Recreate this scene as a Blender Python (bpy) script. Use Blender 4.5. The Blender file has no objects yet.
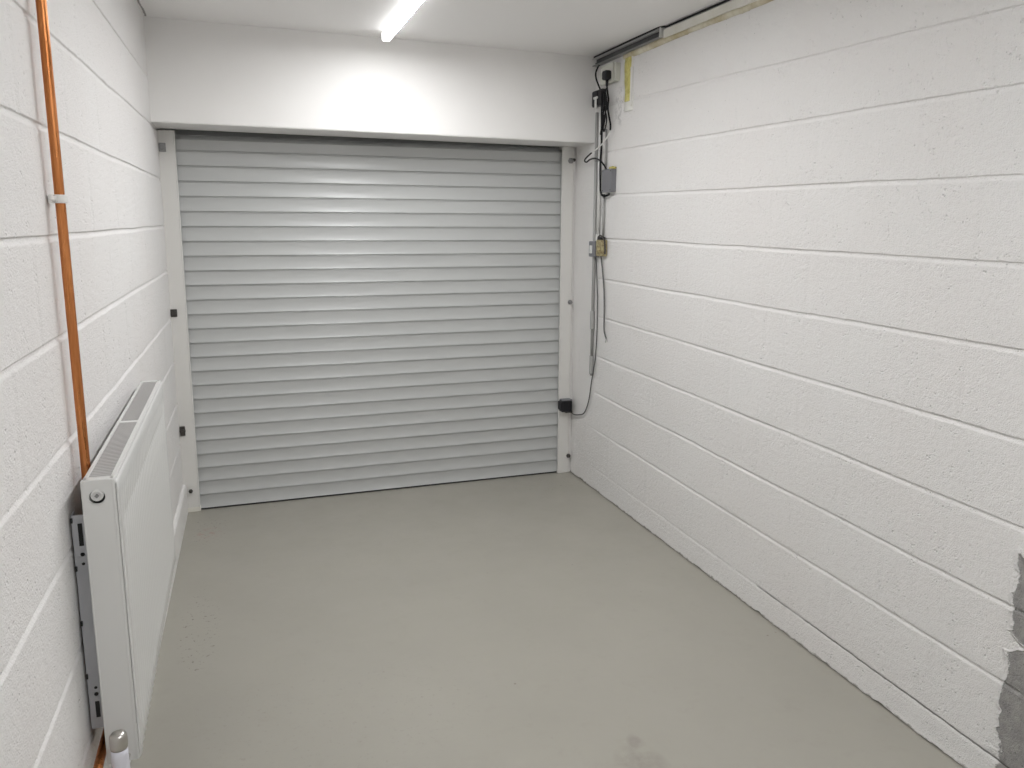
import bpy, bmesh, math, random
from mathutils import Vector, Matrix, noise
random.seed(7)
C = bpy.context.scene.collection
sc = bpy.context.scene

# ------------------------------------------------------------------ helpers
def link(name, me, mats=(), parent=None):
    o = bpy.data.objects.new(name, me)
    C.objects.link(o)
    for m in (mats if isinstance(mats, (list, tuple)) else [mats]):
        me.materials.append(m)
    if parent: o.parent = parent
    return o

def tag(o, label=None, cat=None, group=None, kind=None):
    if label: o['label'] = label
    if cat: o['category'] = cat
    if group: o['group'] = group
    if kind: o['kind'] = kind
    return o

def thing(name, label, cat, loc=(0, 0, 0), group=None, kind=None):
    o = bpy.data.objects.new(name, None)
    o.empty_display_size = 0.05
    C.objects.link(o)
    o.location = loc
    tag(o, label, cat, group, kind)
    o['_base'] = list(loc)
    return o

class MB:
    """collects shapes (world coordinates) into one mesh"""
    def __init__(s): s.bm = bmesh.new()
    def _new(s, before, mat):
        fs = [f for f in s.bm.faces if f not in before]
        for f in fs: f.material_index = mat
    def box(s, lo, hi, bev=0, seg=2, mat=0, rot=None):
        b = bmesh.new()
        bmesh.ops.create_cube(b, size=1)
        lo = Vector(lo); hi = Vector(hi); d = hi - lo; c = (lo + hi) / 2
        for v in b.verts: v.co = Vector((v.co.x * d.x, v.co.y * d.y, v.co.z * d.z))
        if bev:
            bmesh.ops.bevel(b, geom=b.edges[:], offset=min(bev, min(d) * 0.49), segments=seg, profile=0.5, affect='EDGES')
        for v in b.verts:
            if rot is not None: v.co = rot @ v.co
            v.co += c
        s.merge(b, mat)
        return s
    def merge(s, b, mat=0, smooth=None):
        vm = {v: s.bm.verts.new(v.co) for v in b.verts}
        for f in b.faces:
            try:
                nf = s.bm.faces.new([vm[v] for v in f.verts]); nf.material_index = mat
                nf.smooth = f.smooth if smooth is None else smooth
            except ValueError: pass
        b.free()
    def lathe(s, prof, origin, axis, n=28, mat=0, smooth=True):
        """prof: (radius, distance along axis)"""
        a = Vector(axis).normalized(); o = Vector(origin)
        t = Vector((0, 0, 1)) if abs(a.z) < .9 else Vector((1, 0, 0))
        u = a.cross(t).normalized(); w = a.cross(u)
        rings = []
        for r, h in prof:
            if r < 1e-6: rings.append([s.bm.verts.new(o + a * h)])
            else: rings.append([s.bm.verts.new(o + a * h + (u * math.cos(2 * math.pi * i / n) + w * math.sin(2 * math.pi * i / n)) * r) for i in range(n)])
        for A, B in zip(rings, rings[1:]):
            for i in range(n):
                j = (i + 1) % n
                q = [A[i % len(A)], A[j % len(A)], B[j % len(B)], B[i % len(B)]]
                q2 = []
                for v in q:
                    if v not in q2: q2.append(v)
                if len(q2) > 2:
                    try:
                        f = s.bm.faces.new(q2); f.material_index = mat; f.smooth = smooth
                    except ValueError: pass
        return s
    def tube(s, pts, r, n=10, smooth_steps=6, mat=0, cap=True):
        P = [Vector(p) for p in pts]
        if smooth_steps > 1 and len(P) > 2:
            Q = []
            for i in range(len(P) - 1):
                p0 = P[max(i - 1, 0)]; p1 = P[i]; p2 = P[i + 1]; p3 = P[min(i + 2, len(P) - 1)]
                for k in range(smooth_steps):
                    t = k / smooth_steps
                    Q.append(0.5 * ((2 * p1) + (p2 - p0) * t + (2 * p0 - 5 * p1 + 4 * p2 - p3) * t * t + (3 * p1 - p0 - 3 * p2 + p3) * t ** 3))
            Q.append(P[-1]); P = Q
        prev = None; nrm = None
        for i, p in enumerate(P):
            d = (P[min(i + 1, len(P) - 1)] - P[max(i - 1, 0)]).normalized()
            if nrm is None:
                t = Vector((0, 0, 1)) if abs(d.z) < .9 else Vector((1, 0, 0))
                nrm = d.cross(t).normalized()
            else:
                nrm = (nrm - d * nrm.dot(d)).normalized()
            b = d.cross(nrm)
            ring = [s.bm.verts.new(p + (nrm * math.cos(2 * math.pi * k / n) + b * math.sin(2 * math.pi * k / n)) * r) for k in range(n)]
            if prev:
                for k in range(n):
                    f = s.bm.faces.new([prev[k], prev[(k + 1) % n], ring[(k + 1) % n], ring[k]]); f.smooth = True; f.material_index = mat
            elif cap:
                f = s.bm.faces.new(ring[::-1]); f.material_index = mat
            prev = ring
        if cap:
            f = s.bm.faces.new(prev); f.material_index = mat
        return s
    def prism(s, prof, along, mat=0, cap=True, smooth=False):
        """prof: list of 3D points (closed) extruded by vector along"""
        A = [s.bm.verts.new(Vector(p)) for p in prof]; B = [s.bm.verts.new(Vector(p) + Vector(along)) for p in prof]
        n = len(A)
        for i in range(n):
            f = s.bm.faces.new([A[i], A[(i + 1) % n], B[(i + 1) % n], B[i]]); f.material_index = mat; f.smooth = smooth
        if cap:
            s.bm.faces.new(A[::-1]).material_index = mat; s.bm.faces.new(B).material_index = mat
        return s
    def build(s, name, mats, parent=None, autosmooth=None):
        bmesh.ops.recalc_face_normals(s.bm, faces=s.bm.faces[:])
        off = Vector((0, 0, 0))
        if parent is not None:
            off = Vector(parent['_base']) if '_base' in parent else Vector((0, 0, 0))
        else:
            if s.bm.verts:
                lo = Vector([min(v.co[i] for v in s.bm.verts) for i in range(3)]); hi = Vector([max(v.co[i] for v in s.bm.verts) for i in range(3)])
                off = Vector(((lo.x + hi.x) / 2, (lo.y + hi.y) / 2, lo.z))
        base = off.copy()
        for v in s.bm.verts: v.co -= off
        me = bpy.data.meshes.new(name); s.bm.to_mesh(me); s.bm.free()
        o = link(name, me, mats, parent)
        if parent is None: o.location = base
        o['_base'] = list(base)
        return o

# ------------------------------------------------------------------ materials
def mat(name, col, rough=0.5, metal=0.0, spec=0.5, coat=0.0):
    m = bpy.data.materials.new(name); m.use_nodes = True
    b = m.node_tree.nodes['Principled BSDF']
    b.inputs['Base Color'].default_value = (*col, 1); b.inputs['Roughness'].default_value = rough
    b.inputs['Metallic'].default_value = metal; b.inputs['Specular IOR Level'].default_value = spec
    b.inputs['Coat Weight'].default_value = coat
    return m

class NG:
    def __init__(s, m): s.nt = m.node_tree; s.n = s.nt.nodes; s.l = s.nt.links; s.b = s.n['Principled BSDF']
    def add(s, t, ins=None, **kw):
        nd = s.n.new(t)
        for k, v in kw.items(): setattr(nd, k, v)
        for k, v in (ins or {}).items():
            if hasattr(v, 'is_output'): s.l.new(v, nd.inputs[k])
            else: nd.inputs[k].default_value = v
        return nd
    def math(s, op, a, b=0.0, clamp=False):
        return s.add('ShaderNodeMath', {0: a, 1: b}, operation=op, use_clamp=clamp).outputs[0]
    def pos(s): return s.add('ShaderNodeNewGeometry').outputs['Position']
    def noise(s, vec, scale, detail=3, rough=0.5, dist=0.0):
        return s.add('ShaderNodeTexNoise', {'Vector': vec, 'Scale': scale, 'Detail': detail, 'Roughness': rough, 'Distortion': dist}).outputs['Fac']
    def ramp(s, fac, a, b):
        return s.add('ShaderNodeMapRange', {'Value': fac, 'From Min': a, 'From Max': b}, clamp=True).outputs[0]
    def mix(s, fac, a, b):
        nd = s.add('ShaderNodeMix', data_type='RGBA')
        for i, v in ((0, fac), (6, a), (7, b)):
            if hasattr(v, 'is_output'): s.l.new(v, nd.inputs[i])
            else: nd.inputs[i].default_value = v
        return nd.outputs[2]
    def bump(s, h, strength, dist):
        nd = s.add('ShaderNodeBump', {'Strength': strength, 'Distance': dist, 'Height': h})
        s.l.new(nd.outputs[0], s.b.inputs['Normal'])
    def color(s, c): s.l.new(c, s.b.inputs['Base Color'])
    def rough(s, r): s.l.new(r, s.b.inputs['Roughness'])

def rgb(r, g, b): return (r, g, b, 1)

def block_material(name, base, bare=False, depth=.0055):
    m = mat(name, base, 0.62); g = NG(m); p = g.pos()
    fine = g.noise(p, 240, 3, .65)
    mid = g.noise(p, 58, 3, .55)
    v = g.add('ShaderNodeTexVoronoi', {'Vector': p, 'Scale': 75.0}).outputs['Distance']
    pitmask = g.ramp(g.noise(p, 22, 2, .5), .52, .66)
    pit = g.math('MULTIPLY', g.math('SUBTRACT', 1.0, g.ramp(v, .05, .32)), pitmask)
    h = g.math('ADD', g.math('MULTIPLY', fine, .75), g.math('MULTIPLY', mid, .8))
    h = g.math('SUBTRACT', h, g.math('MULTIPLY', pit, .9))
    tone = g.ramp(g.noise(p, 1.6, 3, .6), .3, .7)
    c = g.mix(tone, rgb(*base), rgb(base[0] * .985, base[1] * .97, base[2] * .965))
    # dark pin holes scattered over the block
    v2 = g.add('ShaderNodeTexVoronoi', {'Vector': p, 'Scale': 38.0}).outputs['Distance']
    hole = g.math('MULTIPLY', g.math('SUBTRACT', 1.0, g.ramp(v2, .05, .11)), g.ramp(g.noise(p, 9, 2, .5), .50, .58))
    c = g.mix(g.math('MULTIPLY', hole, .55), c, rgb(.30, .29, .27))
    # ragged darker foot of the wall where it meets the slab
    sep = g.add('ShaderNodeSeparateXYZ', {0: p})
    z = sep.outputs['Z']; y = sep.outputs['Y']
    foot = g.math('SUBTRACT', 1.0, g.ramp(g.math('ADD', z, g.math('MULTIPLY', g.math('SUBTRACT', g.noise(p, 28, 4, .65), .5), .035)), .002, .010))
    c = g.mix(g.math('MULTIPLY', foot, .75), c, rgb(.20, .18, .15))
    if bare:
        n1 = g.math('SUBTRACT', g.noise(p, 9, 5, .62), .5)
        n2 = g.math('SUBTRACT', g.noise(p, 60, 3, .6), .5)
        w = g.math('ADD', g.math('MULTIPLY', n1, .10), g.math('MULTIPLY', n2, .02))
        # nose of paint left on the mortar line
        tongue = g.math('MULTIPLY', g.math('SUBTRACT', 1.0, g.ramp(g.math('ABSOLUTE', g.math('SUBTRACT', z, .445)), .0, .03)), .06)
        e = g.math('SUBTRACT', g.math('SUBTRACT', g.math('MULTIPLY', y, -1.0), g.math('ADD', w, 3.010)), tongue)
        e2 = g.math('SUBTRACT', g.math('ADD', .70, w), z)
        mk = g.math('MULTIPLY', g.ramp(e, -.002, .003), g.ramp(e2, -.002, .003))
        lip = g.math('MULTIPLY', g.ramp(e, -.018, -.004), g.ramp(e2, -.018, -.004))
        conc = g.mix(g.ramp(g.noise(p, 35, 4, .65), .35, .7), rgb(.36, .35, .335), rgb(.25, .245, .24))
        v3 = g.add('ShaderNodeTexVoronoi', {'Vector': p, 'Scale': 55.0}).outputs['Distance']
        conc = g.mix(g.math('SUBTRACT', 1.0, g.ramp(v3, .06, .14)), conc, rgb(.10, .10, .10))
        gy = g.math('DIVIDE', g.math('ADD', y, .56), .07); gz = g.math('DIVIDE', g.math('SUBTRACT', z, 2.15), .11)
        gr = g.math('MULTIPLY', g.math('SUBTRACT', 1.0, g.ramp(g.math('ADD', g.math('MULTIPLY', gy, gy), g.math('MULTIPLY', gz, gz)), .2, 1.0)), g.ramp(g.noise(p, 26, 4, .65), .47, .62))
        c = g.mix(g.math('MULTIPLY', gr, .55), c, rgb(.22, .21, .21))
        c = g.mix(mk, c, conc)
        h = g.math('ADD', h, g.math('MULTIPLY', g.math('SUBTRACT', lip, g.math('MULTIPLY', mk, 1.0)), 1.1))
        # hairline crack above the bottom course, opening towards the camera
        zl = g.math('ADD', .1357, g.math('MULTIPLY', y, .0135))
        dz = g.math('ABSOLUTE', g.math('SUBTRACT', g.math('SUBTRACT', z, zl), g.math('MULTIPLY', g.math('SUBTRACT', g.noise(p, 14, 3, .6), .5), .010)))
        cr = g.math('MULTIPLY', g.math('SUBTRACT', 1.0, g.ramp(dz, .0012, .0036)), g.ramp(g.math('ADD', g.math('MULTIPLY', y, -1.0), g.math('MULTIPLY', g.noise(p, 5, 2, .5), 1.4)), 2.55, 2.75))
        c = g.mix(g.math('MULTIPLY', cr, .9), c, rgb(.05, .045, .04))
    g.color(c)
    g.bump(h, .85, depth)
    return m

WHITE = (.80, .79, .77)
M = {}
M['block_l'] = block_material('painted_block_left', (.835, .825, .815), depth=.0046)
M['block_r'] = block_material('painted_block_right', (.84, .832, .82), bare=True, depth=.0072)

m = mat('plaster', (.74, .73, .71), .5); g = NG(m); p = g.pos()
g.color(g.mix(g.ramp(g.noise(p, 2.2, 4, .6), .3, .7), rgb(.85, .84, .825), rgb(.82, .81, .795)))
g.bump(g.noise(p, 26, 4, .6), .15, .002); M['plaster'] = m
m = mat('ceiling_plaster', (.85, .84, .825), .6); g = NG(m); p = g.pos()
g.bump(g.noise(p, 20, 4, .6), .15, .002)
sep = g.add('ShaderNodeSeparateXYZ', {0: p})
ln = g.math('SUBTRACT', g.math('SUBTRACT', sep.outputs['X'], g.math('MULTIPLY', sep.outputs['Y'], .0154)), g.math('MULTIPLY', g.noise(p, 9, 4, .7), .022))
ck = g.math('MULTIPLY', g.math('SUBTRACT', 1.0, g.ramp(g.math('ABSOLUTE', ln), .002, .006)), g.ramp(sep.outputs['Y'], -.75, -.6))
g.color(g.mix(g.math('MULTIPLY', ck, .8), rgb(.88, .87, .86), rgb(.12, .11, .10))); M['ceiling'] = m

# painted concrete floor
m = mat('floor_paint', (.35, .335, .29), .42); g = NG(m); p = g.pos()
sep = g.add('ShaderNodeSeparateXYZ', {0: p})
c = g.mix(g.ramp(g.noise(p, 1.3, 4, .6), .3, .7), rgb(.338, .324, .282), rgb(.364, .349, .304))
c = g.mix(g.math('MULTIPLY', g.ramp(g.noise(p, 11, 4, .7), .56, .72), .25), c, rgb(.30, .28, .235))
def blob(cx, cy, rx, ry):
    dx = g.math('DIVIDE', g.math('SUBTRACT', sep.outputs['X'], cx), rx)
    dy = g.math('DIVIDE', g.math('SUBTRACT', sep.outputs['Y'], cy), ry)
    d = g.math('ADD', g.math('MULTIPLY', dx, dx), g.math('MULTIPLY', dy, dy))
    return g.math('SUBTRACT', 1.0, g.ramp(d, .3, 1.0))
scuff = g.ramp(g.noise(p, 60, 4, .65), .60, .66)
area = blob(.125, -1.36, .085, .42)
area = g.math('MAXIMUM', area, blob(.12, -.30, .12, .22))
area = g.math('MAXIMUM', area, g.math('MULTIPLY', blob(.55, -2.1, .60, .42), .16))
area = g.math('MAXIMUM', area, g.math('MULTIPLY', blob(2.02, -.18, .25, .15), .5))
c = g.mix(g.math('MULTIPLY', g.math('MULTIPLY', scuff, area), .8), c, rgb(.10, .09, .075))
# sparse dark specks all over
v = g.add('ShaderNodeTexVoronoi', {'Vector': p, 'Scale': 14.0}).outputs['Distance']
sp = g.math('MULTIPLY', g.math('SUBTRACT', 1.0, g.ramp(v, .035, .08)), g.ramp(g.noise(p, 3.0, 2, .5), .58, .64))
c = g.mix(g.math('MULTIPLY', sp, .6), c, rgb(.16, .14, .115))
# pinkish worn patches by the door and radiator
c = g.mix(g.math('MULTIPLY', g.math('MULTIPLY', blob(.13, -.36, .08, .10), g.ramp(g.noise(p, 30, 3, .6), .5, .62)), .5), c, rgb(.36, .23, .19))
# damp dark mark near the middle of the near edge
dm = g.math('MULTIPLY', g.math('MAXIMUM', blob(1.37, -2.62, .085, .12), blob(1.40, -2.52, .03, .05)), g.ramp(g.noise(p, 14, 4, .6), .35, .6))
c = g.mix(g.math('MULTIPLY', dm, .38), c, rgb(.17, .15, .13))
g.color(c); g.rough(g.ramp(g.noise(p, 4, 3, .6), -.4, 2.0))
g.bump(g.math('ADD', g.noise(p, 6, 3, .5), g.math('MULTIPLY', g.noise(p, 90, 2, .5), .06)), .25, .006); M['floor'] = m

M['shutter'] = mat('shutter_grey_enamel', (.49, .50, .495), .34)
M['rail'] = mat('rail_white_enamel', (.70, .69, .665), .35)
M['seal'] = mat('rubber_black', (.02, .02, .02), .7)
M['bolt'] = mat('dull_steel', (.30, .30, .30), .45, .8)
M['bolt_dark'] = mat('dark_steel', (.07, .065, .06), .5, .5)
M['rad'] = mat('radiator_white_enamel', (.64, .64, .625), .28)
M['fin'] = mat('convector_steel_shaded', (.16, .155, .15), .6)  # darkened so the colour carries the shade inside the radiator
M['louvre'] = mat('louvre_enamel', (.55, .54, .53), .4)
M['bracket'] = mat('zinc_bracket', (.50, .51, .54), .42, .35)
M['hole'] = mat('dark_slot', (.03, .03, .03), .8)
M['chrome'] = mat('brushed_nickel', (.55, .53, .50), .28, 1.0)
M['valve_white'] = mat('valve_plastic', (.66, .66, .72), .4)
m = mat('copper', (.62, .25, .085), .28, 1.0); g = NG(m); p = g.pos()
st = g.add('ShaderNodeMapping', {'Vector': p, 'Scale': (30.0, 30.0, 2.2)}).outputs[0]
g.color(g.mix(g.ramp(g.noise(st, 3, 4, .6), .35, .7), rgb(.66, .27, .10), rgb(.42, .15, .05)))
g.rough(g.ramp(g.noise(st, 4, 3, .6), -.1, 1.7)); M['copper'] = m
M['clip'] = mat('white_plastic', (.78, .77, .75), .4)
M['black'] = mat('black_plastic', (.008, .008, .011), .45, 0, .4)
M['cable'] = mat('black_cable', (.006, .006, .007), .6, 0, .3)
M['cable_grey'] = mat('grey_cable', (.10, .10, .10), .5)
M['cable_glint'] = mat('glinting_cable', (.75, .75, .73), .4)  # white in the colour stands for the glint on the lead
M['conduit'] = mat('grey_conduit', (.36, .36, .35), .45)
M['conduit_w'] = mat('white_conduit', (.72, .72, .70), .4)
M['box_grey'] = mat('grey_box_plastic', (.20, .20, .215), .5)
M['ivory'] = mat('ivory_plastic', (.60, .60, .54), .4)
M['galv'] = mat('galvanised_steel', (.12, .12, .125), .5, .5)  # dark copy with the shade inside the channel painted in; drum shares it
M['galv_m'] = mat('galvanised_dim', (.33, .33, .33), .45, .3)  # mid-tone copy of the steel for the dimmer lower lip
M['galv_l'] = mat('galvanised_lit', (.62, .62, .61), .4, .3)  # bright copy of the steel, light on the upper lip painted in
m = mat('aged_brass', (.42, .33, .12), .45, .35); g = NG(m); p = g.pos()
g.color(g.mix(g.ramp(g.noise(p, 70, 3, .6), .4, .65), rgb(.50, .44, .25), rgb(.22, .16, .08))); M['brass'] = m
m = mat('yellow_filler', (.55, .48, .10), .7); g = NG(m); p = g.pos()
g.color(g.mix(g.ramp(g.noise(p, 35, 4, .65), .38, .68), rgb(.66, .61, .22), rgb(.42, .36, .09)))
g.bump(g.noise(p, 80, 3, .6), .5, .003); M['yellow'] = m
m = mat('ochre_filler', (.50, .43, .26), .7); g = NG(m); p = g.pos()
g.color(g.mix(g.ramp(g.noise(p, 7, 4, .65), .38, .62), rgb(.47, .40, .25), rgb(.68, .64, .52)))
g.bump(g.noise(p, 60, 3, .6), .6, .004); M['ochre'] = m
m = mat('cream_board', (.72, .70, .63), .55); g = NG(m); p = g.pos()
g.color(g.mix(g.ramp(g.noise(p, 9, 3, .6), .35, .7), rgb(.75, .735, .68), rgb(.68, .66, .58))); M['board'] = m
m = mat('chipped_white', (.76, .75, .71), .6); g = NG(m); p = g.pos()
g.bump(g.noise(p, 60, 4, .6), .6, .003); M['chip'] = m
m = mat('timber', (.40, .33, .25), .6); M['timber'] = m
m = mat('led', (1, 1, 1), .4)
b = m.node_tree.nodes['Principled BSDF']; b.inputs['Emission Color'].default_value = (.99, .993, 1.0, 1); b.inputs['Emission Strength'].default_value = 48.0
M['led'] = m
m = mat('led_side', (1, 1, 1), .4)
b = m.node_tree.nodes['Principled BSDF']; b.inputs['Emission Color'].default_value = (.99, .993, 1.0, 1); b.inputs['Emission Strength'].default_value = .7
M['led_side'] = m

# ------------------------------------------------------------------ setting
W0, RK, LK = 2.2677, .0077, .0154
def xr(y): return W0 + RK * y
def xl(y): return LK * y
YN = -5.6                     # near end of the garage, behind the photographer
H0 = 2.465
DF = -.258                    # front of the boxed beam over the door

def wall_mesh(name, xf, sgn, joints, vstart, ragged, material, seed):
    """coursed block wall. sgn: direction into the room. joints: (z at y=0, z at y=-3), top to bottom"""
    ys = []; y = .12
    while y > YN - .05:
        ys.append(y); y -= .0125
    rows = []                                  # (joint a, joint b, t, offset from joint or None)
    prof = [(-.0112, 0), (-.0082, .25), (-.0048, .80), (-.0015, 1), (.0025, 1), (.0042, .92), (.0052, .35), (.0066, 0)]
    def jz(j, y): return j[0] + (j[1] - j[0]) * (-y / 3.0)
    seqs = [('top', None)]
    bm = bmesh.new(); prev = None
    J = joints
    for y in ys:
        col = []
        zs = []
        wob = [0.0028 * noise.noise(Vector((y * 2.3, k * 7.1 + seed, 0))) + .0012 * noise.noise(Vector((y * 11, k * 3.3 + seed, 5))) for k in range(len(J))]
        zj = [jz(j, y) + w for j, w in zip(J, wob)]
        top = 2.52
        bounds = [top] + zj + [0.0]
        for k in range(len(bounds) - 1):
            hi, lo = bounds[k], bounds[k + 1]
            a = hi - (.0112 if k > 0 else 0); bq = lo + (.0068 if k < len(bounds) - 2 else 0)
            if k == len(bounds) - 2:
                bq = .0015 + max(0, ragged * (noise.noise(Vector((y * 9, seed, 1))) * .6 + noise.noise(Vector((y * 31, seed, 2))) * .6 + .25))
            tt = [0, .006, .025, .08, .2, .4, .6, .8, .92, .975, .994, 1]
            for i in tt:
                zz = a + (bq - a) * i
                zs.append((zz, k, 0.0))
            if k < len(bounds) - 2:
                for off, dp in prof[::-1][1:-1]:
                    zs.append((lo + off, k, dp))
        for zz, k, dp in zs:
            par = k % 2
            u = (y - vstart + (.225 if par else 0)) / .45
            fr = u - math.floor(u); bid = math.floor(u)
            dv = min(fr, 1 - fr) * .45
            blk = random.Random(bid * 131 + k * 17 + seed).random()
            vj = max(0, 1 - dv / .011) * (.0010 + .0024 * random.Random(bid * 57 + k * 29 + seed + 1).random()) if dp == 0 else 0
            jd = .0062 * dp * (.8 + .35 * noise.noise(Vector((y * 3, k * 5.0, seed))))
            if sgn < 0: jd *= min(1, max(.06, (-.27 - y) / .14))
            if ragged and k == len(J) - 1: jd *= .45
            und = .0016 * noise.noise(Vector((y * 4, zz * 6, seed))) + .0008 * (blk - .5) * (1 if dp == 0 else .5)
            # lumpy mortar foot of the right wall
            if ragged and zz < J[-1][0] - .02:
                und += .0035 * max(0, 1 - zz / .11) * (.7 + noise.noise(Vector((y * 7, zz * 18, 9))))
            x = xf(y) + sgn * (und - jd - vj)
            col.append(bm.verts.new((x, y, zz)))
        if prev:
            for i in range(len(col) - 1):
                f = bm.faces.new([prev[i], prev[i + 1], col[i + 1], col[i]] if sgn < 0 else [prev[i], col[i], col[i + 1], prev[i + 1]])
                f.smooth = True
        prev = col
    me = bpy.data.meshes.new(name); bm.normal_update(); bm.to_mesh(me); bm.free()
    o = link(name, me, material)
    md = o.modifiers.new('thick', 'SOLIDIFY'); md.thickness = .10; md.offset = -1
    return o

RJ = [(2.190, 2.083), (1.937, 1.894), (1.707, 1.668), (1.4695, 1.446), (1.2435, 1.2235), (1.032, .990), (.803, .763), (.588, .540), (.3685, .321), (.1357, .0953)]
LJ = [(2.205, 2.185), (1.999, 1.951), (1.760, 1.7405), (1.5275, 1.508), (1.302, 1.292), (1.057, 1.064), (.835, .8375), (.610, .602), (.385, .378), (.160, .155)]
wr = wall_mesh('wall_right', xr, -1, RJ, -2.555, .012, M['block_r'], 3)
tag(wr, 'white painted concrete block wall on the right with bare grey patch low down', 'wall', kind='structure')
wl = wall_mesh('wall_left', xl, 1, LJ, -3.08, 0.0, M['block_l'], 11)
tag(wl, 'white painted concrete block wall on the left behind the radiator', 'wall', kind='structure')

def plane_slab(name, corners, thick, m, label, cat, up=True, nx=40, ny=80, amp=0.0):
    """slab with top (or underside) surface given by 4 corners (x0y0,x1y0,x1y1,x0y1)"""
    bm = bmesh.new(); G = []
    c = [Vector(q) for q in corners]
    for j in range(ny + 1):
        row = []
        for i in range(nx + 1):
            a = i / nx; b_ = j / ny
            q = (c[0] * (1 - a) + c[1] * a) * (1 - b_) + (c[3] * (1 - a) + c[2] * a) * b_
            q = q + Vector((0, 0, amp * noise.noise(Vector((q.x * 1.3, q.y * 1.3, 4)))))
            row.append(bm.verts.new(q))
        G.append(row)
    for j in range(ny):
        for i in range(nx):
            q = [G[j][i], G[j][i + 1], G[j + 1][i + 1], G[j + 1][i]]
            f = bm.faces.new(q if not up else q[::-1]); f.smooth = True
    bm.normal_update()
    me = bpy.data.meshes.new(name); bm.to_mesh(me); bm.free()
    o = link(name, me, m)
    md = o.modifiers.new('thick', 'SOLIDIFY'); md.thickness = thick; md.offset = -1
    return tag(o, label, cat, kind='structure')

plane_slab('floor', [(-.30, .35, 0), (2.5, .35, 0), (2.5, YN - .1, 0), (-.30, YN - .1, 0)], .12, M['floor'],
           'grey painted concrete garage floor with scuff marks', 'floor', True, amp=.0)
# ceiling dips slightly towards the near right
plane_slab('ceiling', [(-.30, .3, 2.473), (2.5, .3, 2.455), (2.5, YN - .1, 2.36), (-.30, YN - .1, 2.47)], .1, M['ceiling'],
           'plain white plastered ceiling with one strip light', 'ceiling', False)

# boxed beam over the door, plastered
mb = MB()
prof = [(xl(DF) - .02, DF, 2.0067), (xl(DF) - .02, DF, 2.50), (xl(DF) - .02, .02, 2.50), (xl(DF) - .02, .02, 2.0067)]
bmb = bmesh.new()
L = [bmb.verts.new(q) for q in prof]
Rr = [bmb.verts.new((xr(DF) + .02, q[1], q[2] - (.0142 if q[2] < 2.1 else 0))) for q in prof]
for i in range(4): bmb.faces.new([L[i], L[(i + 1) % 4], Rr[(i + 1) % 4], Rr[i]])
bmb.faces.new(L[::-1]); bmb.faces.new(Rr)
bmesh.ops.bevel(bmb, geom=[e for e in bmb.edges if all(v.co.z < 2.1 and v.co.y < -.2 for v in e.verts)], offset=.004, segments=3, affect='EDGES')
mb.merge(bmb)
# block returns beside and behind the guide rails
mb.box((2.249, .012, -.02), (2.33, .10, 2.02)); mb.box((-.09, .085, -.02), (.03, .16, 2.02)); mb.box((2.2, .085, -.02), (2.33, .16, 2.02))
# lintel behind the roller
mb.box((-.1, .16, 1.99), (2.35, .26, 2.5))
o = mb.build('wall_back', M['plaster']); tag(o, 'smooth white boxed beam above the roller door', 'wall', kind='structure')
mb = MB(); mb.box((-.3, YN - .1, -.05), (2.5, YN, 2.5)); o = mb.build('wall_front', M['plaster'])
tag(o, 'plain white end wall behind the photographer', 'wall', kind='structure')

# skirting on the left wall, from the door to under the radiator
mb = MB()
bmb = bmesh.new()
y0, y1 = .0, -1.9
def skp(y): return [(xl(y) - .004, y, .0), (xl(y) + .015, y, .0), (xl(y) + .015, y, .148), (xl(y) + .009, y, .160), (xl(y) - .004, y, .162)]
A = [bmb.verts.new(q) for q in skp(y0)]; B = [bmb.verts.new(q) for q in skp(y1)]
for i in range(5): bmb.faces.new([A[i], A[(i + 1) % 5], B[(i + 1) % 5], B[i]])
bmb.faces.new(A); bmb.faces.new(B[::-1]); mb.merge(bmb)
o = mb.build('baseboard_left', M['plaster']); tag(o, 'white skirting board along the foot of the left wall', 'skirting board', kind='structure')

# ------------------------------------------------------------------ roller door
door = thing('door_1', 'closed light grey roller shutter garage door with horizontal ribbed slats', 'garage door', (1.12, .02, 0), kind='structure')
pitch = .0758
DX0, DX1 = .060, 2.192
def slat_profile():
    """one slat from its top joint down, (depth towards room, drop)"""
    out = [(-.0075, .0004), (-.0075, .0022), (-.0030, .0028), (-.0020, .0050), (-.0030, .0066), (-.0055, .0070)]
    n = 12
    for i in range(n + 1):
        t = i / n
        d = -.0016 - .0040 * (1 - (2 * t - 1) ** 2) + .0022 * t * t
        out.append((d, .0080 + t * (pitch - .0110)))
    out += [(.0018, pitch - .0016), (.0008, pitch - .0004)]
    return out
bmb = bmesh.new()
prevA = prevB = None; z = .087 + pitch * 26
while z > .08:
    for d, dr in slat_profile():
        back = max(0, z - dr - 1.958) * 1.1
        a = bmb.verts.new((DX0, .020 - d + back, z - dr)); b = bmb.verts.new((DX1, .020 - d + back, z - dr))
        if prevA:
            f = bmb.faces.new([prevA, prevB, b, a]); f.smooth = True
        prevA, prevB = a, b
    z -= pitch
mb = MB(); mb.merge(bmb)
me_o = mb.build('curtain', M['shutter'], door)
md = me_o.modifiers.new('thick', 'SOLIDIFY'); md.thickness = .008; md.offset = -1
md2 = me_o.modifiers.new('edge', 'EDGE_SPLIT'); md2.split_angle = math.radians(38)
for q in me_o.data.polygons: pass
mb = MB(); mb.box((DX0, .0335, .012), (DX1, .046, .0800), .003)
mb.box((DX0, .0175, .0095), (DX1, .046, .0135), .001); mb.build('bottom_slat', M['shutter'], door)
mb = MB(); mb.box((DX0 + .015, .019, .0005), (DX1 - .015, .040, .0098), .003); mb.build('rubber_seal', M['seal'], door)
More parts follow.
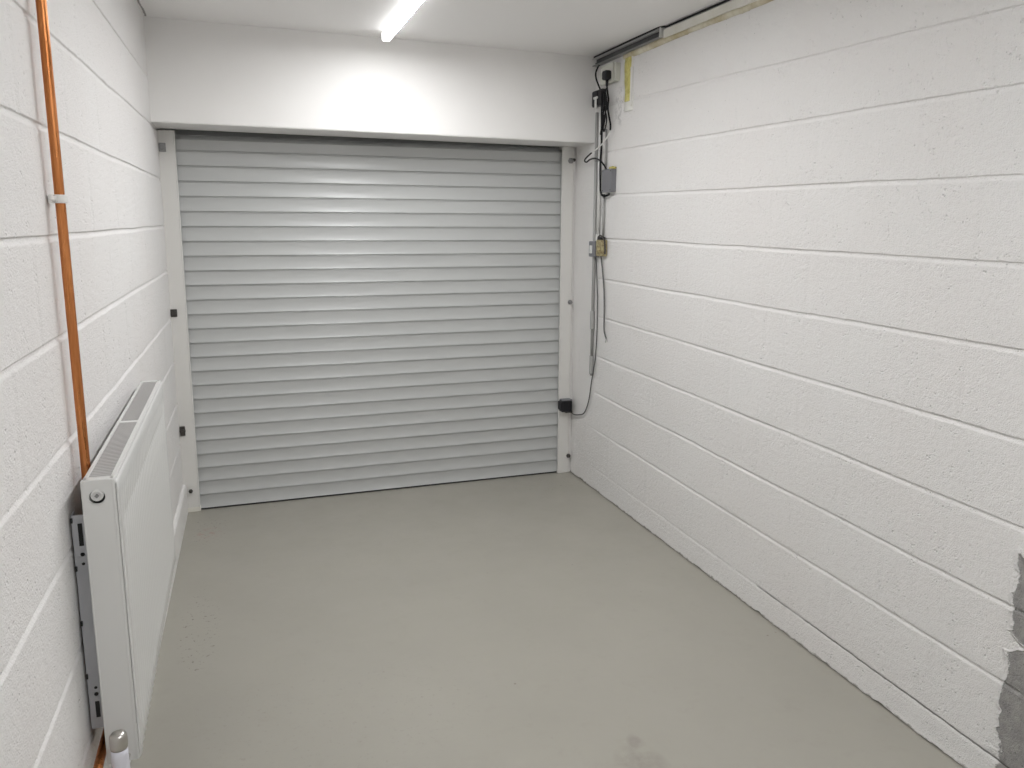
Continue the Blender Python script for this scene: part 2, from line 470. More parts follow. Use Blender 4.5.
# roller drum housed behind the beam
mb = MB(); mb.lathe([(0, 0), (.07, 0), (.07, 2.1), (0, 2.1)], (.08, .10, 2.21), (1, 0, 0), 24); mb.build('roller', M['galv'], door)
def rail(x0, x1, z0, inner):
    mb = MB()
    # U channel: face, back, outer web, inner lip around the slat edge
    mb.box((x0, -.004, z0), (x1, .006, 1.998), .0025)
    mb.box((x0, .045, z0), (x1, .055, 1.998), .0025)
    if inner > 0:
        mb.box((x0, .002, z0), (x0 + .012, .049, 1.998)); mb.box((x1 - .007, -.006, z0), (x1 + .001, .009, 1.998), .0025)
    else:
        mb.box((x1 - .012, .002, z0), (x1, .049, 1.998)); mb.box((x0 - .001, -.006, z0), (x0 + .007, .009, 1.998), .0025)
    return mb.build('guide_rail', M['rail'], door)
rail(-.006, .078, .026, 1); rail(2.176, 2.249, .001, -1)
mb = MB(); mb.box((.006, -.004, 0), (.080, .06, .0265), .002); o = mb.build('timber_shim', M['board'], door); o['label'] = 'small pale packing block under the left rail'
def bolt(x, z, r, m, plate=None):
    mb = MB()
    if plate: mb.box((x - plate[0], -.013, z - plate[1]), (x + plate[0], -.004, z + plate[1]), .003, mat=0)
    mb.lathe([(0, -.022), (r * .75, -.022), (r, -.019), (r, -.012), (r * 1.25, -.011), (r * 1.25, -.003), (0, -.003)], (x, 0, z), (0, 1, 0), 6 if not plate else 16, smooth=False)
    o = mb.build('fixing_bolt', [m], door); return o
bolt(.019, 1.914, .013, M['bolt'], (.016, .022)); bolt(.016, 1.085, .013, M['bolt_dark'], (.016, .020))
bolt(.017, .456, .012, M['bolt_dark'], (.013, .026)); bolt(.036, .120, .009, M['bolt_dark'])
bolt(2.228, 1.913, .014, M['bolt']); bolt(2.238, 1.080, .012, M['bolt']); bolt(2.244, .112, .011, M['bolt_dark']); bolt(2.2475, 1.918, .008, M['bolt_dark'])

# ------------------------------------------------------------------ strip light
lx0, lx1, ly0, ly1 = 1.012, 1.080, -.665, -2.46
def cz(x, y):   # underside of the ceiling
    a = (x + .30) / 2.8; b_ = (y - .3) / (YN - .1 - .3)
    return (2.473 * (1 - a) + 2.455 * a) * (1 - b_) + (2.47 * (1 - a) + 2.36 * a) * b_
lt = thing('ceiling_light', 'long white LED batten strip light fixed to the ceiling', 'ceiling light', (1.075, -1.35, cz(1.075, -1.35)))
def batten(t, xc, y0, y1, zt):
    """slim link light: housing tight to the ceiling, wrap-round diffuser brightest underneath, end caps"""
    w, zb = .0185, zt - .042
    MB().box((xc - .013, y1 + .012, zt - .024), (xc + .013, y0 - .012, zt), .003).build('housing', M['clip'], t)
    side = MB()
    for s_ in (-1, 1):
        x0, x1 = xc + s_ * w, xc + s_ * (w - .004)
        side.prism([(x0, y0, zt - .003), (x1, y0, zt - .003), (x1, y0, zb + .007), (x0, y0, zb + .009)], (0, y1 - y0, 0))
    e = [(xc - w, zt - .003), (xc - w, zb + .009), (xc - w + .006, zb + .002), (xc + w - .006, zb + .002), (xc + w, zb + .009), (xc + w, zt - .003)]
    side.prism([(x, y0 + .006, z) for x, z in e], (0, -.006, 0))
    side.box((xc - w + .0015, y0 - .201, zb + .001), (xc + w - .0015, y0, zb + .006), .002)
    side.build('diffuser_side', M['led_side'], t)
    pf = [(xc + w - .001, y0 - .200, zb + .008), (xc + w - .003, y0 - .200, zb + .003), (xc + w - .006, y0 - .200, zb), (xc - w + .006, y0 - .200, zb), (xc - w + .003, y0 - .200, zb + .003), (xc - w + .001, y0 - .200, zb + .008)]
    d = MB(); d.prism(pf, (0, y1 - y0 + .200, 0))
    d = d.build('diffuser', [M['led_side'], M['led']], t)
    for pl_ in d.data.polygons: pl_.material_index = 1 if pl_.normal.z < -.99 and abs(pl_.center.z + t.location.z - zb) < .002 else 0
    MB().prism([(x, y1, z - .002) for x, z in e], (0, -.010, 0)).build('end_cap', M['clip'], t)
batten(lt, 1.075, -.42, -2.30, cz(1.075, -1.3) - .003)

# ------------------------------------------------------------------ radiator
RX0, RX1, RY0, RY1, RZ0, RZ1 = .0005, .068, -2.600, -1.452, .325, 1.0
rad = thing('radiator', 'long white double panel radiator hung on the left wall with top grille', 'radiator', (.034, -2.03, RZ0))
def ribbed_panel(x, face):
    """pressed steel panel: flat border, vertical flutes between, rounded lower edge"""
    bmb = bmesh.new()
    n = 360; L_ = RY1 - RY0 - .004
    zrow = [RZ0 + .004, RZ0 + .012, RZ0 + .028, RZ0 + .034, RZ0 + .055, RZ0 + .075,   .52, .66, .80, RZ1 - .112, RZ1 - .106, RZ1 - .100, RZ1 - .085, RZ1 - .062, RZ1 - .040, RZ1 - .034, RZ1 - .012, RZ1 - .003]
    def amp(z):
        lo = min(1, max(0, (z - (RZ0 + .030)) / .03)); hi = min(1, max(0, (RZ1 - .036 - z) / .03)); return min(lo, hi)
    prev = None
    for i in range(n + 1):
        y = RY0 + .002 + L_ * i / n
        e = min(1, max(0, (min(y - RY0, RY1 - y) - .028) / .012))
        ph = (y - RY0 - .03) / .0333
        fl = .5 - .5 * math.cos(2 * math.pi * ph)
        fl = min(1, fl * 1.6)
        col = []
        for k, z in enumerate(zrow):
            a = amp(z) * e
            edge = -.004 if k in (0, len(zrow) - 1) else 0
            endc = -.004 if i in (0, n) else 0
            # border ridge, then fluted field set back between the channels
            xx = x + face * (edge + endc - a * .0042 * fl + (.0008 if 0 < a < 1 else 0))
            if k == 10: xx -= face * .0014 * e
            # low points at the bottom seam
            if k in (1, 2): xx += face * (-.0050 * fl * e)
            col.append(bmb.verts.new((xx, y, z)))
        if prev:
            for k in range(len(col) - 1):
                f = bmb.faces.new([prev[k], col[k], col[k + 1], prev[k + 1]]); f.smooth = True
        prev = col
    return bmb
def panel(name, x, face):
    mb = MB(); mb.merge(ribbed_panel(x, face))
    bb = bmesh.new()
    o = mb.build(name, M['rad'], rad)
    md = o.modifiers.new('thick', 'SOLIDIFY'); md.thickness = .0018; md.offset = 0
    return o
panel('front_panel', RX1, 1)
panel('rear_panel', RX0 + .002, -1)
# convector fins between the panels
mb = MB()
pts = []
nf = 90
for i in range(nf + 1):
    y = RY0 + .02 + (RY1 - RY0 - .04) * i / nf
    pts.append((RX0 + .013 if i % 2 else RX1 - .013, y))
bmb = bmesh.new(); pv = None
for x, y in pts:
    a = bmb.verts.new((x, y, RZ0 + .05)); b = bmb.verts.new((x, y, RZ1 - .055))
    if pv: bmb.faces.new([pv[0], pv[1], b, a])
    pv = (a, b)
mb.merge(bmb); o = mb.build('convector_fins', M['fin'], rad); md = o.modifiers.new('t', 'SOLIDIFY'); md.thickness = .0008
# top grille: border rails, cross bar, thin louvres
mb = MB()
gz0, gz1 = RZ1 - .012, RZ1 + .001
mb.box((RX0 - .001, RY0, gz0), (RX0 + .0075, RY1, gz1), .002); mb.box((RX1 - .016, RY0, gz0), (RX1 - .0045, RY1, gz1), .002)
mb.box((RX0, RY0 + .001, gz0), (RX1 - .008, RY0 + .022, gz1), .002); mb.box((RX0, RY1 - .016, gz0), (RX1 - .008, RY1 - .001, gz1), .002)
for k in (1, 2):
    yy = RY0 + (RY1 - RY0) * (.47 if k == 1 else .985)
    if k == 1: mb.box((RX0 + .004, yy - .009, gz0 + .002), (RX1 - .012, yy + .009, gz1 - .0005), .001)
mb.build('top_grille', M['rad'], rad)
mb = MB(); y = RY0 + .027
while y < RY1 - .022:
    mb.box((RX0 + .006, y, gz0 - .006), (RX1 - .014, y + .0042, gz1 - .0018)); y += .0125
o = mb.build('grille_louvres', M['louvre'], rad)
# end panels; the near one has a round opening round the bleed plug
def end_panel(y, s, hole):
    bmb = bmesh.new()
    x0, x1, z0, z1 = RX0 - .002, RX1 - .0085, RZ0 + .004, RZ1 + .0005
    hx, hz, hr = .0275, .964, .0165
    n = 48
    ring = [bmb.verts.new((hx + hr * math.cos(2 * math.pi * i / n), y, hz + hr * 1.0 * math.sin(2 * math.pi * i / n))) for i in range(n)]
    def edge(a):
        dx, dz = math.cos(a), math.sin(a); t = 1e9
        if dx > 1e-9: t = min(t, (x1 - hx) / dx)
        if dx < -1e-9: t = min(t, (x0 - hx) / dx)
        if dz > 1e-9: t = min(t, (z1 - hz) / dz)
        if dz < -1e-9: t = min(t, (hz - .16 - hz) / dz)
        return (hx + dx * t, y, hz + dz * t)
    out = [bmb.verts.new(edge(2 * math.pi * i / n)) for i in range(n)]
    for i in range(n): bmb.faces.new([ring[i], ring[(i + 1) % n], out[(i + 1) % n], out[i]])
    # corners and lower sheet
    zc = hz - .16
    for (cx, cz_) in ((x0, z1), (x1, z1), (x0, zc), (x1, zc)):
        c = bmb.verts.new((cx, y, cz_))
        ds = sorted(out, key=lambda v: (v.co - c.co).length)
        a = [v for v in out if abs(v.co.x - cx) < 1e-6]; b = [v for v in out if abs(v.co.z - cz_) < 1e-6]
        if a and b:
            a = min(a, key=lambda v: (v.co - c.co).length); b = min(b, key=lambda v: (v.co - c.co).length)
            if a is not b and (a.co - c.co).length > 1e-6 and (b.co - c.co).length > 1e-6: bmb.faces.new([a, c, b])
    q = [bmb.verts.new(v) for v in ((x0, y, zc), (x1, y, zc), (x1, y, z0), (x0, y, z0))]
    bmb.faces.new(q)
    # folded lips front and back
    mbx = MB(); mbx.merge(bmb)
    o = mbx.build('end_panel', M['rad'], rad)
    md = o.modifiers.new('t', 'SOLIDIFY'); md.thickness = .0018; md.offset = 0
    return o
ep = end_panel(RY0 - .002, -1, True); end_panel(RY1 + .002, 1, True)
mb = MB()
mb.box((RX1 - .0115, RY0 - .0035, RZ0 + .004), (RX1 - .0045, RY0 + .0015, RZ1), .0015)
mb.box((RX0 - .0035, RY0 - .0035, RZ0 + .004), (RX0 + .0005, RY0 + .014, RZ1), .0015)
mb.build('end_trim', M['rad'], rad)
mb = MB(); mb.lathe([(0, .004), (.0150, .004), (.0150, .03), (0, .03)], (.0275, RY0 - .002, .964), (0, 1, 0), 28); mb.build('plug_recess', M['hole'], rad)
mb = MB(); mb.lathe([(.0168, .001), (.0168, -.0022), (.0154, -.0022), (.0154, .001)], (.0275, RY0 - .002, .964), (0, 1, 0), 32); mb.build('recess_rim', M['rad'], rad)
bp = MB().lathe([(0, .02), (.0125, .02), (.0125, -.004), (.0112, -.0062), (.0085, -.0066), (.0075, -.0050), (0, -.0050)], (.0275, RY0 - .002, .9675), (0, 1, 0), 28).build('bleed_plug', M['rad'], rad)
MB().lathe([(0, .002), (.0048, .002), (.0048, -.0078), (0, -.0078)], (.0275, RY0 - .002, .9675), (0, 1, 0), 4, smooth=False).build('bleed_screw', M['bolt'], bp)
mb = MB(); mb.lathe([(.0085, .001), (.0090, -.0006), (.0072, -.0006), (.0072, .001)], (.028, RY0 - .002, .884), (0, 1, 0), 28); mb.build('embossed_ring', M['rad'], rad)
# hanging bracket between panel and wall, slotted
bx0, bx1, by, bz0, bz1 = xl(-2.56) + .0045, RX0 - .0055, -2.560, .398, .913
br = MB()
br.box((bx0, by - .001, bz0), (bx1, by + .001, bz1))
br.box((bx0, by, bz0), (bx0 + .002, by + .03, bz1)); br.box((bx1 - .002, by, bz0), (bx1, by + .02, bz1))
br = br.build('wall_bracket', M['bracket'], rad); br['label'] = 'grey slotted steel hanging bracket'
cx = (bx0 + bx1) / 2 + .001
for zz, hh in ((.868, .026), (.446, .020)):
    MB().box((cx - .0045, by - .0016, zz - hh), (cx + .0045, by - .0009, zz + hh), .0002).build('slot', M['hole'], br)
for zz, rr in ((.822, .0045), (.800, .0034), (.484, .0045), (.500, .0034)):
    MB().lathe([(0, -.0017), (rr, -.0017), (rr, -.0009), (0, -.0009)], (cx, by, zz), (0, 1, 0), 16).build('bolt_hole', M['hole'], br)
for zz in (.902, .79, .66, .53): MB().box((bx0 - .0015, by - .004, zz - .006), (bx0 + .003, by + .001, zz + .006), .001).build('edge_tab', M['hole'], br)
# valve on the near bottom corner
vx, vy = .036, -2.672
vl = MB().lathe([(0, .290), (.0150, .290), (.0155, .300), (.0155, .318), (.0180, .320), (.0185, .330), (.0178, .392), (.0172, .412), (0, .412)], (vx, vy, 0), (0, 0, 1), 32).build('radiator_valve', M['valve_white'], rad)
vl['label'] = 'white valve body with a metal cap at the radiator corner'
MB().lathe([(0, .411), (.0178, .411), (.0182, .416), (.0182, .430), (.0168, .442), (.0130, .4465), (.0060, .4480), (0, .448)], (vx, vy, 0), (0, 0, 1), 32).build('metal_cap', M['chrome'], vl)
MB().lathe([(0, 0), (.0135, 0), (.0135, .022), (.0105, .024), (.0105, .075), (0, .075)], (vx, vy, .345), (0, 1, 0), 6, smooth=False).build('tail_nut', M['chrome'], vl)
MB().lathe([(0, .262), (.0125, .262), (.0125, .290), (0, .290)], (vx, vy, 0), (0, 0, 1), 6, smooth=False).build('compression_nut', M['chrome'], vl)

# ------------------------------------------------------------------ copper pipe
py = -2.462; pxx = xl(py) + .0235
cp = thing('copper_pipe', 'bare copper heating pipe running up the left wall behind the radiator', 'pipe', (pxx, py, .36))
pts = [(pxx, py, 2.468), (pxx, py, 2.0), (pxx, py, 1.2), (pxx, py, .385)]
for i in range(1, 9):
    a = math.pi / 2 * i / 8
    pts.append((pxx - .001 * i / 8, py - .035 * (1 - math.cos(a)), .385 - .035 * math.sin(a)))
pts += [(pxx - .001, -2.62, .350), (pxx + .002, -2.74, .349)]
MB().tube(pts, .0102, 20, 1).build('pipe_run', M['copper'], cp)
MB().tube([(pxx, py, .435), (pxx, py, .39)], .0115, 20, 1).build('elbow_collar', M['copper'], cp)
mb = MB()
mb.tube([(pxx - .017, py - .015, 1.592), (pxx - .004, py - .0165, 1.592)], .006, 10, 1)
mb.lathe([(.0107, -.009), (.0138, -.009), (.0145, -.007), (.0145, .007), (.0138, .009), (.0107, .009)], (pxx, py, 1.592), (0, 0, 1), 24)
mb.box((pxx - .0195, py - .020, 1.583), (pxx - .010, py + .020, 1.601), .002)
o = mb.build('pipe_clip', M['clip'], cp); o['label'] = 'white plastic pipe clip'

# ------------------------------------------------------------------ fittings on the right wall
def rbox(mb, y0, y1, z0, z1, off0, off1, bev=.003, mat=0):
    """box on the right wall: y0 far, y1 near, offsets from the wall surface"""
    xw = xr((y0 + y1) / 2)
    return mb.box((xw - off1, y1, z0), (xw - off0, y0, z1), bev, 2, mat)

# timber packing board in the angle of wall and ceiling, with filler squeezed out below
def board_z(y): return 2.358 + .004 * noise.noise(Vector((y * 2, 3, 1)))
YB0, YB1 = -1.020, -5.0
tb = MB(); bmb = bmesh.new(); pv = None
n = 80
for i in range(n + 1):
    y = YB0 + (YB1 - YB0) * i / n; x = xr(y)
    zt = cz(x, y) - .014 - .0 * i
    zb = 2.385 - .010 * min(1, (YB0 - y) / .8)
    if y < -1.6: zb = 2.375 + (-.012) * (-(y + 1.6)) 
    ring = [bmb.verts.new(q) for q in ((x - .001, y, zb), (x - .016, y, zb + .002), (x - .016, y, zt), (x - .001, y, zt))]
    if pv:
        for k in range(4): bmb.faces.new([pv[k], pv[(k + 1) % 4], ring[(k + 1) % 4], ring[k]])
    else: bmb.faces.new(ring)
    pv = ring
bmb.faces.new(pv[::-1]); tb.merge(bmb)
trim = tb.build('trim_1', M['board']); tag(trim, 'cream packing board along the top of the right wall', 'trim', kind='structure')
mb = MB(); bmb = bmesh.new(); pv = None; n = 260
for i in range(n + 1):
    y = -.60 + (YB1 + .60) * i / n; x = xr(y)
    zb = 2.385 - .010 * min(1, max(0, (YB0 - y) / .8))
    if y < -1.6: zb = 2.375 - .012 * (-(y + 1.6))
    lo = zb - .019 - .004 * noise.noise(Vector((y * 3, 0, 2))) - .002 * noise.noise(Vector((y * 14, 0, 7)))
    if y > -1.018: zb = 2.391
    d = .011 + .002 * noise.noise(Vector((y * 8, 1, 3)))
    ring = [bmb.verts.new(q) for q in ((x + .003, y, lo), (x - d * .45, y, lo + .003), (x - d, y, (lo + zb) / 2), (x - d, y, zb + .003), (x + .003, y, zb + .004))]
    if pv:
        for k in range(5):
            f = bmb.faces.new([pv[k], pv[(k + 1) % 5], ring[(k + 1) % 5], ring[k]]); f.smooth = True
    else: bmb.faces.new(ring)
    pv = ring
bmb.faces.new(pv[::-1]); mb.merge(bmb); o = mb.build('filler_bead', M['ochre'], trim); o['label'] = 'yellowish bead of old filler under the board'

# steel channel from the beam to the board
ch = thing('steel_channel', 'short dark galvanised steel channel under the ceiling above the white socket', 'steel channel', (xr(-.6), -.6, 2.392))
ya, yb = -.268, -1.005
mb = MB(); x = xr(-.6)
mb.box((x - .004, yb, 2.396), (x + .001, ya, 2.434)); mb.build('web', M['galv'], ch)
mb = MB(); mb.box((x - .030, yb, 2.4305), (x, ya, 2.4345), .001); mb.box((x - .030, yb, 2.4270), (x - .027, ya, 2.4345), .001); o = mb.build('flange', M['galv_l'], ch)
mb = MB(); mb.box((x - .028, yb, 2.3925), (x, ya, 2.3955), .001); mb.box((x - .028, yb, 2.3925), (x - .0255, ya, 2.3985), .001); mb.build('flange', M['galv_m'], ch)
mb = MB(); mb.box((x - .016, yb + .01, 2.4045), (x - .010, ya - .01, 2.4115), .001); mb.box((x - .012, yb + .01, 2.417), (x - .008, ya - .02, 2.421), .001); mb.build('inner_rib', M['galv'], ch)
mb = MB(); rbox(mb, yb + .0, yb - .012, 2.392, 2.436, .0, .031, .001); mb.build('end_plate', M['galv_l'], ch)

# black tube added to stand in for the shaded gap along the ceiling
pts = []
for i in range(40):
    y = -.29 - 1.55 * i / 39; x = xr(y)
    zt = (2.4385 if y > -1.01 else cz(x, y) - .0065); off = (.030 if y > -1.01 else .0165)
    pts.append((x - off - .001 * noise.noise(Vector((y * 5, 0, 0))), y, zt + .0012 * noise.noise(Vector((y * 9, 4, 0)))))
o = MB().tube(pts, .0044, 8, 2).build('ceiling_gap_shade', M['cable']); tag(o, 'thin black tube added for the dark shadow gap along the ceiling edge', 'cable')

# white surface socket box
sb = thing('socket_box', 'small ivory wall socket box high in the far right corner', 'socket', (xr(-.47), -.47, 2.28))
mb = MB(); rbox(mb, -.395, -.556, 2.276, 2.366, .0, .030, .005); mb.build('back_box', M['ivory'], sb)
mb = MB(); rbox(mb, -.390, -.541, 2.273, 2.369, .030, .040, .004); mb.build('face_plate', M['ivory'], sb)
mb = MB(); rbox(mb, -.405, -.420, 2.335, 2.355, .0395, .0435, .001); mb.build('switch', M['clip'], sb)

# plug and its coiled lead
pl = thing('plug_lead', 'black mains plug with looped black lead hanging from the ivory socket', 'plug', (2.19, -.47, 2.30))
xw = xr(-.47)
mb = MB(); mb.box((xw - .078, -.536, 2.283), (xw - .041, -.488, 2.330), .010, 3); rb = mb.build('plug_body', M['black'], pl)
MB().lathe([(0, 0), (.0085, 0), (.0070, .03), (.0048, .036), (0, .036)], (xw - .056, -.512, 2.286), (0, 0, -1), 14).build('strain_relief', M['black'], rb)
lead = [(xw - .056, -.512, 2.252), (2.218, -.500, 2.226), (2.234, -.481, 2.19), (2.236, -.470, 2.152), (2.238, -.482, 2.109), (2.236, -.507, 2.065), (2.232, -.515, 2.032)]
MB().tube(lead, .0048, 8).build('lead', M['cable'], pl)
loop1 = [(2.229, -.474, 2.252), (2.229, -.442, 2.238), (2.226, -.436, 2.196), (2.226, -.458, 2.142), (2.226, -.479, 2.099), (2.227, -.469, 2.059), (2.229, -.446, 2.034), (2.232, -.430, 2.053), (2.234, -.442, 2.103), (2.234, -.451, 2.170), (2.234, -.440, 2.22)]
MB().tube(loop1, .0042, 8).build('lead_loop', M['cable'], pl)
loop2 = [(2.222, -.455, 2.236), (2.218, -.490, 2.20), (2.218, -.492, 2.15), (2.220, -.470, 2.115), (2.220, -.452, 2.081), (2.222, -.428, 2.037), (2.224, -.414, 2.023), (2.228, -.420, 2.06), (2.232, -.425, 2.12), (2.234, -.430, 2.20)]
MB().tube(loop2, .0042, 8).build('lead_loop', M['cable'], pl)
loop3 = [(2.214, -.462, 2.240), (2.210, -.480, 2.19), (2.212, -.470, 2.14), (2.216, -.440, 2.17), (2.216, -.436, 2.21), (2.212, -.458, 2.245)]
MB().tube(loop3, .0052, 8).build('lead_loop', M['cable'], pl)
# glint painted white on the lead where it crosses below the beam, then the loop into the grey box
fx = [(2.232, -.515, 2.032), (2.227, -.500, 2.006), (2.224, -.447, 1.974), (2.2245, -.385, 1.953), (2.225, -.307, 1.936)]
o = MB().tube(fx, .0036, 8).build('lead_glint', M['cable_glint'], pl); o['label'] = 'stretch of the lead painted white for its glint'
fx2 = [(2.225, -.307, 1.936), (2.226, -.241, 1.917), (2.226, -.207, 1.900), (2.226, -.235, 1.889), (2.226, -.282, 1.900), (2.225, -.349, 1.901), (2.225, -.401, 1.889), (2.230, -.440, 1.867), (2.244, -.455, 1.837)]
MB().tube(fx2, .0042, 8).build('lead_tail', M['cable'], pl)

# black adaptor box in the corner of beam and wall
ad = thing('adaptor_box', 'square black control box in the corner beside the beam', 'control box', (xr(-.33), -.33, 2.17))
mb = MB(); rbox(mb, -.272, -.392, 2.178, 2.262, .001, .030, .004); mb.build('case', M['black'], ad)
mb = MB(); rbox(mb, -.278, -.345, 2.184, 2.256, .030, .034, .002); mb.build('lid', M['black'], ad)
mb = MB(); xw = xr(-.31)
mb.tube([(xw - .0365, -.335, 2.165), (xw - .0365, -.335, 2.222)], .0075, 14, 1); mb.box((xw - .043, -.360, 2.214), (xw - .034, -.312, 2.226), .003)
mb.build('cable_gland', M['conduit_w'], ad)

# arc cable from the channel to the black box
MBa = MB().tube([(2.247, -.330, 2.392), (2.245, -.318, 2.384), (2.243, -.296, 2.358), (2.243, -.303, 2.325), (2.243, -.336, 2.285), (2.240, -.372, 2.252), (2.236, -.392, 2.236)], .0045, 8)
o = MBa.build('arc_cable', M['cable']); tag(o, 'short black cable curving from the ceiling channel to the black control box', 'cable')
# main black cable, black box to grey junction box
o = MB().tube([(2.236, -.394, 2.236), (2.235, -.396, 2.177), (2.235, -.402, 2.072), (2.235, -.405, 2.004), (2.235, -.403, 1.942), (2.235, -.396, 1.874), (2.235, -.397, 1.81), (2.235, -.402, 1.768), (2.236, -.404, 1.728), (2.237, -.418, 1.705), (2.240, -.446, 1.697), (2.246, -.476, 1.699), (2.249, -.488, 1.706)], .0055, 8).build('long_cable', M['cable'])
tag(o, 'long straight black cable dropping from the black control box into the grey junction box', 'cable')

# grey junction box
jb = thing('junction_box', 'grey plastic junction box on the right wall with yellow foam on top', 'junction box', (xr(-.46), -.46, 1.71))
mb = MB(); rbox(mb, -.428, -.540, 1.716, 1.834, 0, .026, .004); mb.build('box_body', M['box_grey'], jb)
mb = MB(); rbox(mb, -.426, -.542, 1.714, 1.836, .026, .032, .003); ld_ = mb.build('box_lid', M['box_grey'], jb)
for yy, zz in ((-.437, 1.725), (-.531, 1.725), (-.437, 1.825), (-.531, 1.825)): MB().lathe([(0, .0335), (.004, .0335), (.004, .030), (0, .030)], (xr(-.46), yy, zz), (-1, 0, 0), 10).build('lid_screw', M['bolt_dark'], ld_)
bmb = bmesh.new(); bmesh.ops.create_icosphere(bmb, subdivisions=3, radius=1)
for v in bmb.verts:
    d = 1 + .35 * noise.noise(v.co * 2.3); v.co = Vector((xr(-.48) - .010 + v.co.x * .014 * d, -.510 + v.co.y * .034 * d, 1.840 + v.co.z * .009 * d))
for f in bmb.faces: f.smooth = True
mb = MB(); mb.merge(bmb); o = mb.build('foam_blob', M['yellow'], jb); o['label'] = 'crust of yellow expanding foam'

# conduits
def conduit(name, label, x_off, y, z0, z1, r, m, couplers, group=None):
    x = xr(y) - x_off
    t = thing(name, label, 'conduit', (x, y, z0))
    MB().tube([(x, y, z0), (x, y, z1)], r, 18, 1).build('conduit_tube', m, t)
    for a, b in couplers: MB().lathe([(0, a), (r * 1.45, a), (r * 1.5, a + .003), (r * 1.5, b - .003), (r * 1.45, b), (0, b)], (x, y, 0), (0, 0, 1), 20).build('coupler', m, t)
    return t
conduit('electrical_conduit', 'long grey conduit running down the far corner from the black control box', .0125, -.302, .68, 2.150, .0085, M['conduit'], [(.69, .795), (.952, 1.055)])
conduit('electrical_conduit', 'white conduit between the beam and the small grey switch box', .0125, -.352, 1.455, 2.16, .0095, M['conduit_w'], [(1.455, 1.49)])
conduit('electrical_conduit', 'thin grey conduit between the junction box and the brass key switch', .010, -.410, 1.47, 1.709, .0065, M['conduit'], [])
conduit('electrical_conduit', 'thin grey conduit rising above the grey junction box', .010, -.422, 1.836, 2.05, .0055, M['conduit'], [])

# small grey switch box and brass key switch
gb = thing('switch_box', 'small grey switch box with white rocker beside the brass key switch', 'switch', (xr(-.32), -.32, 1.365))
mb = MB(); rbox(mb, -.275, -.352, 1.365, 1.452, 0, .034, .005); mb.build('box_body', M['box_grey'], gb)
mb = MB(); rbox(mb, -.297, -.325, 1.384, 1.428, .033, .040, .002); mb.build('rocker', M['conduit_w'], gb)
kb = thing('key_switch', 'aged brass key switch box with cut cable below on the right wall', 'key switch', (xr(-.42), -.42, 1.375))
mb = MB(); rbox(mb, -.363, -.452, 1.372, 1.462, 0, .030, .006, 0); mb.build('box_body', M['brass'], kb)
xw = xr(-.40)
MB().lathe([(0, .028), (.018, .028), (.018, .034), (.013, .038), (0, .038)], (xw, -.40, 1.405), (-1, 0, 0), 20).build('key_barrel', M['brass'], kb)
mb = MB(); mb.tube([(xw - .022, -.375, 1.475), (xw - .026, -.41, 1.484), (xw - .024, -.452, 1.468), (xw - .022, -.464, 1.43), (xw - .018, -.458, 1.385)], .0048, 8)
o = mb.build('side_wire', M['bolt_dark'], kb); o['label'] = 'brown wire bent over the side of the box'
mb = MB(); rbox(mb, -.37, -.425, 1.449, 1.476, .0, .027, .004); mb.build('terminal_cap', M['black'], kb)

# cut cable hanging under the key switch
hc = thing('cut_cable', 'dark cable hanging under the brass key switch with frayed cut end', 'cable', (2.252, -.45, .91))
MB().tube([(2.250, -.400, 1.373), (2.252, -.404, 1.35), (2.252, -.420, 1.297), (2.252, -.446, 1.188), (2.252, -.455, 1.078), (2.252, -.458, .978), (2.251, -.473, .945), (2.250, -.494, .922)], .0042, 8).build('sheath', M['cable_grey'], hc)
mb = MB()
for dy, dz, dx in ((-.014, -.016, 0), (-.002, -.024, -.003), (-.020, -.004, -.004)): mb.tube([(2.250, -.492, .924), (2.250 + dx, -.492 + dy * .6, .924 + dz * .5), (2.250 + dx, -.492 + dy, .924 + dz)], .0017, 6)
mb.build('frayed_wires', M['conduit'], hc)

# sensor cable to the black box on the guide rail
o = MB().tube([(2.245, -.335, 1.366), (2.252, -.337, 1.34), (2.253, -.353, 1.209), (2.253, -.365, 1.068), (2.2515, -.368, .926), (2.2525, -.356, .809), (2.253, -.332, .717), (2.253, -.302, .623), (2.253, -.284, .548), (2.253, -.252, .48), (2.253, -.203, .429), (2.253, -.121, .402), (2.252, -.06, .392), (2.246, -.040, .400)], .0036, 8).build('sensor_cable', M['cable_grey'])
tag(o, 'thin grey cable from the small grey switch box down to the black rail box', 'cable')
sx = thing('sensor_box', 'black box fixed low on the right guide rail of the door', 'sensor', (2.2, -.03, .40))
mb = MB(); mb.box((2.176, -.058, .408), (2.243, -.0065, .478), .004); mb.build('case', M['black'], sx)
mb = MB(); mb.box((2.166, -.062, .420), (2.186, -.012, .474), .003); mb.build('lens_head', M['black'], sx)
mb = MB(); mb.box((2.204, -.050, .399), (2.238, -.012, .409), .002); mb.lathe([(0, .408), (.006, .408), (.006, .394), (0, .394)], (2.246, -.040, 0), (0, 0, 1), 12); mb.build('cable_gland', M['bolt_dark'], sx)
mb = MB(); mb.box((2.180, -.052, .477), (2.246, -.007, .484), .002); mb.build('top_cover', M['box_grey'], sx)

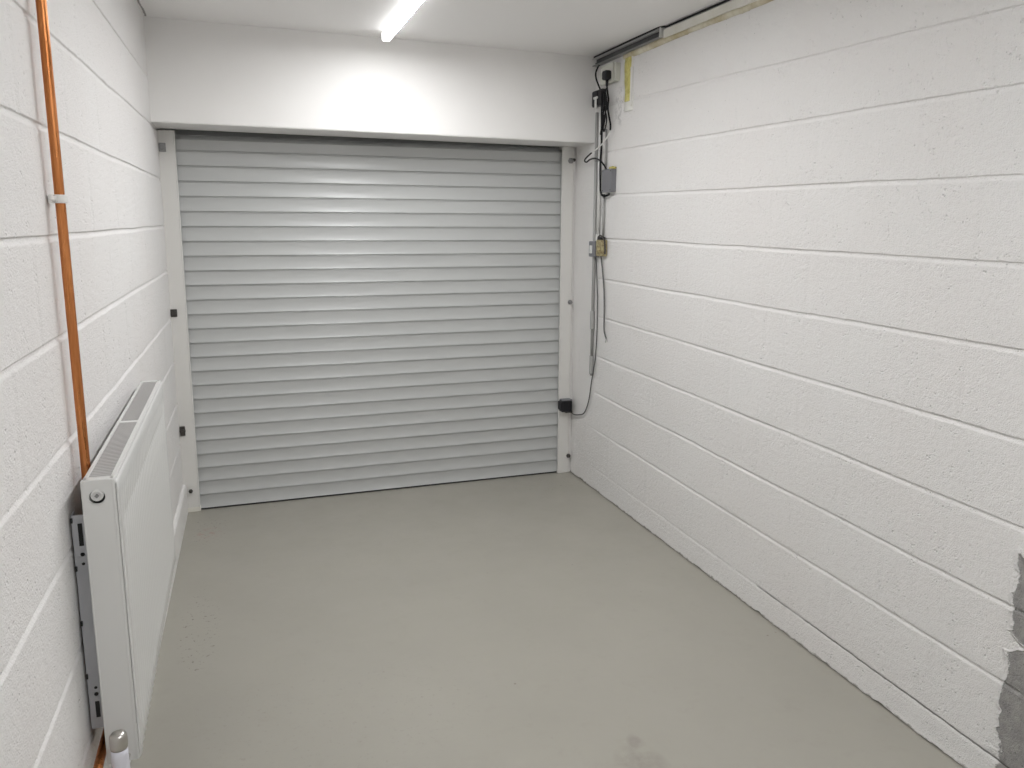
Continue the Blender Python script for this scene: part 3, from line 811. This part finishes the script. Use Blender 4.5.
# yellow strip on the wall beside the socket
ys_ = thing('filler_strip', 'narrow upright yellow strip with white edges below the ceiling board', 'filler strip', (xr(-.63), -.63, 2.11))
def rough_strip(y0, y1, z0, z1, off, name, m, wob, taper=0):
    bmb = bmesh.new(); pv = None; n = 40
    for i in range(n + 1):
        z = z0 + (z1 - z0) * i / n; t = 1 - i / n
        a = y0 - taper * t + wob * noise.noise(Vector((z * 22, y0 * 9, 1))); b = y1 - taper * .5 * t + wob * noise.noise(Vector((z * 22, y1 * 9, 2)))
        d = off * (.85 + .35 * noise.noise(Vector((z * 18, off * 99, 3))))
        x = xr((a + b) / 2)
        ring = [bmb.verts.new(q) for q in ((x + .002, a, z), (x - d, a - .003, z), (x - d * 1.15, (a + b) / 2, z), (x - d, b + .003, z), (x + .002, b, z))]
        if pv:
            for k in range(5): bmb.faces.new([pv[k], pv[(k + 1) % 5], ring[(k + 1) % 5], ring[k]]).smooth = k in (1, 2)
        else: bmb.faces.new(ring)
        pv = ring
    bmb.faces.new(pv[::-1]); mb = MB(); mb.merge(bmb); return mb.build(name, m, ys_)
rough_strip(-.592, -.702, 2.112, 2.375, .006, 'backing', M['chip'], .010, .025)
o = rough_strip(-.618, -.686, 2.160, 2.372, .012, 'yellow_face', M['yellow'], .008, .015)
mb = MB(); rbox(mb, -.692, -.704, 2.13, 2.32, .0, .014, .003); mb.build('white_edge', M['chip'], ys_)

# ------------------------------------------------------------------ second batten behind the photographer
lt2 = thing('ceiling_light', 'second white LED batten strip light over the near half of the garage', 'ceiling light', (1.058, -4.3, cz(1.058, -4.3)))
batten(lt2, 1.075, -3.15, -4.95, cz(1.058, -4.3) - .006)

# ------------------------------------------------------------------ camera, world, view
cam = bpy.data.cameras.new('camera'); co = bpy.data.objects.new('camera', cam); C.objects.link(co)
F_PX, PPY = 789.75, 367.98
yaw, pit, roll = .33358, -.17945, .00405
cy, sy, cpp, spp = math.cos(yaw), math.sin(yaw), math.cos(pit), math.sin(pit)
fwd = Vector((sy * cpp, cy * cpp, spp)); r = Vector((cy, -sy, 0)); u = r.cross(fwd)
r2 = math.cos(roll) * r + math.sin(roll) * u; u2 = -math.sin(roll) * r + math.cos(roll) * u
mtx = Matrix(((r2.x, u2.x, -fwd.x, .3373), (r2.y, u2.y, -fwd.y, -4.4204), (r2.z, u2.z, -fwd.z, 1.5415), (0, 0, 0, 1)))
co.matrix_world = mtx
cam.sensor_fit = 'HORIZONTAL'; cam.sensor_width = 36; cam.lens = F_PX / 1024 * 36
cam.shift_y = (PPY - 384) / 1024
cam.clip_start = .01
sc.camera = co
w = bpy.data.worlds.new('world'); sc.world = w; w.use_nodes = True
w.node_tree.nodes['Background'].inputs[0].default_value = (.02, .02, .02, 1)
sc.view_settings.view_transform = 'Standard'; sc.view_settings.look = 'None'; sc.view_settings.gamma = 1
sc.view_settings.use_curve_mapping = False
sc.view_settings.exposure = 2.04
for o in bpy.data.objects:
    if '_base' in o: del o['_base']
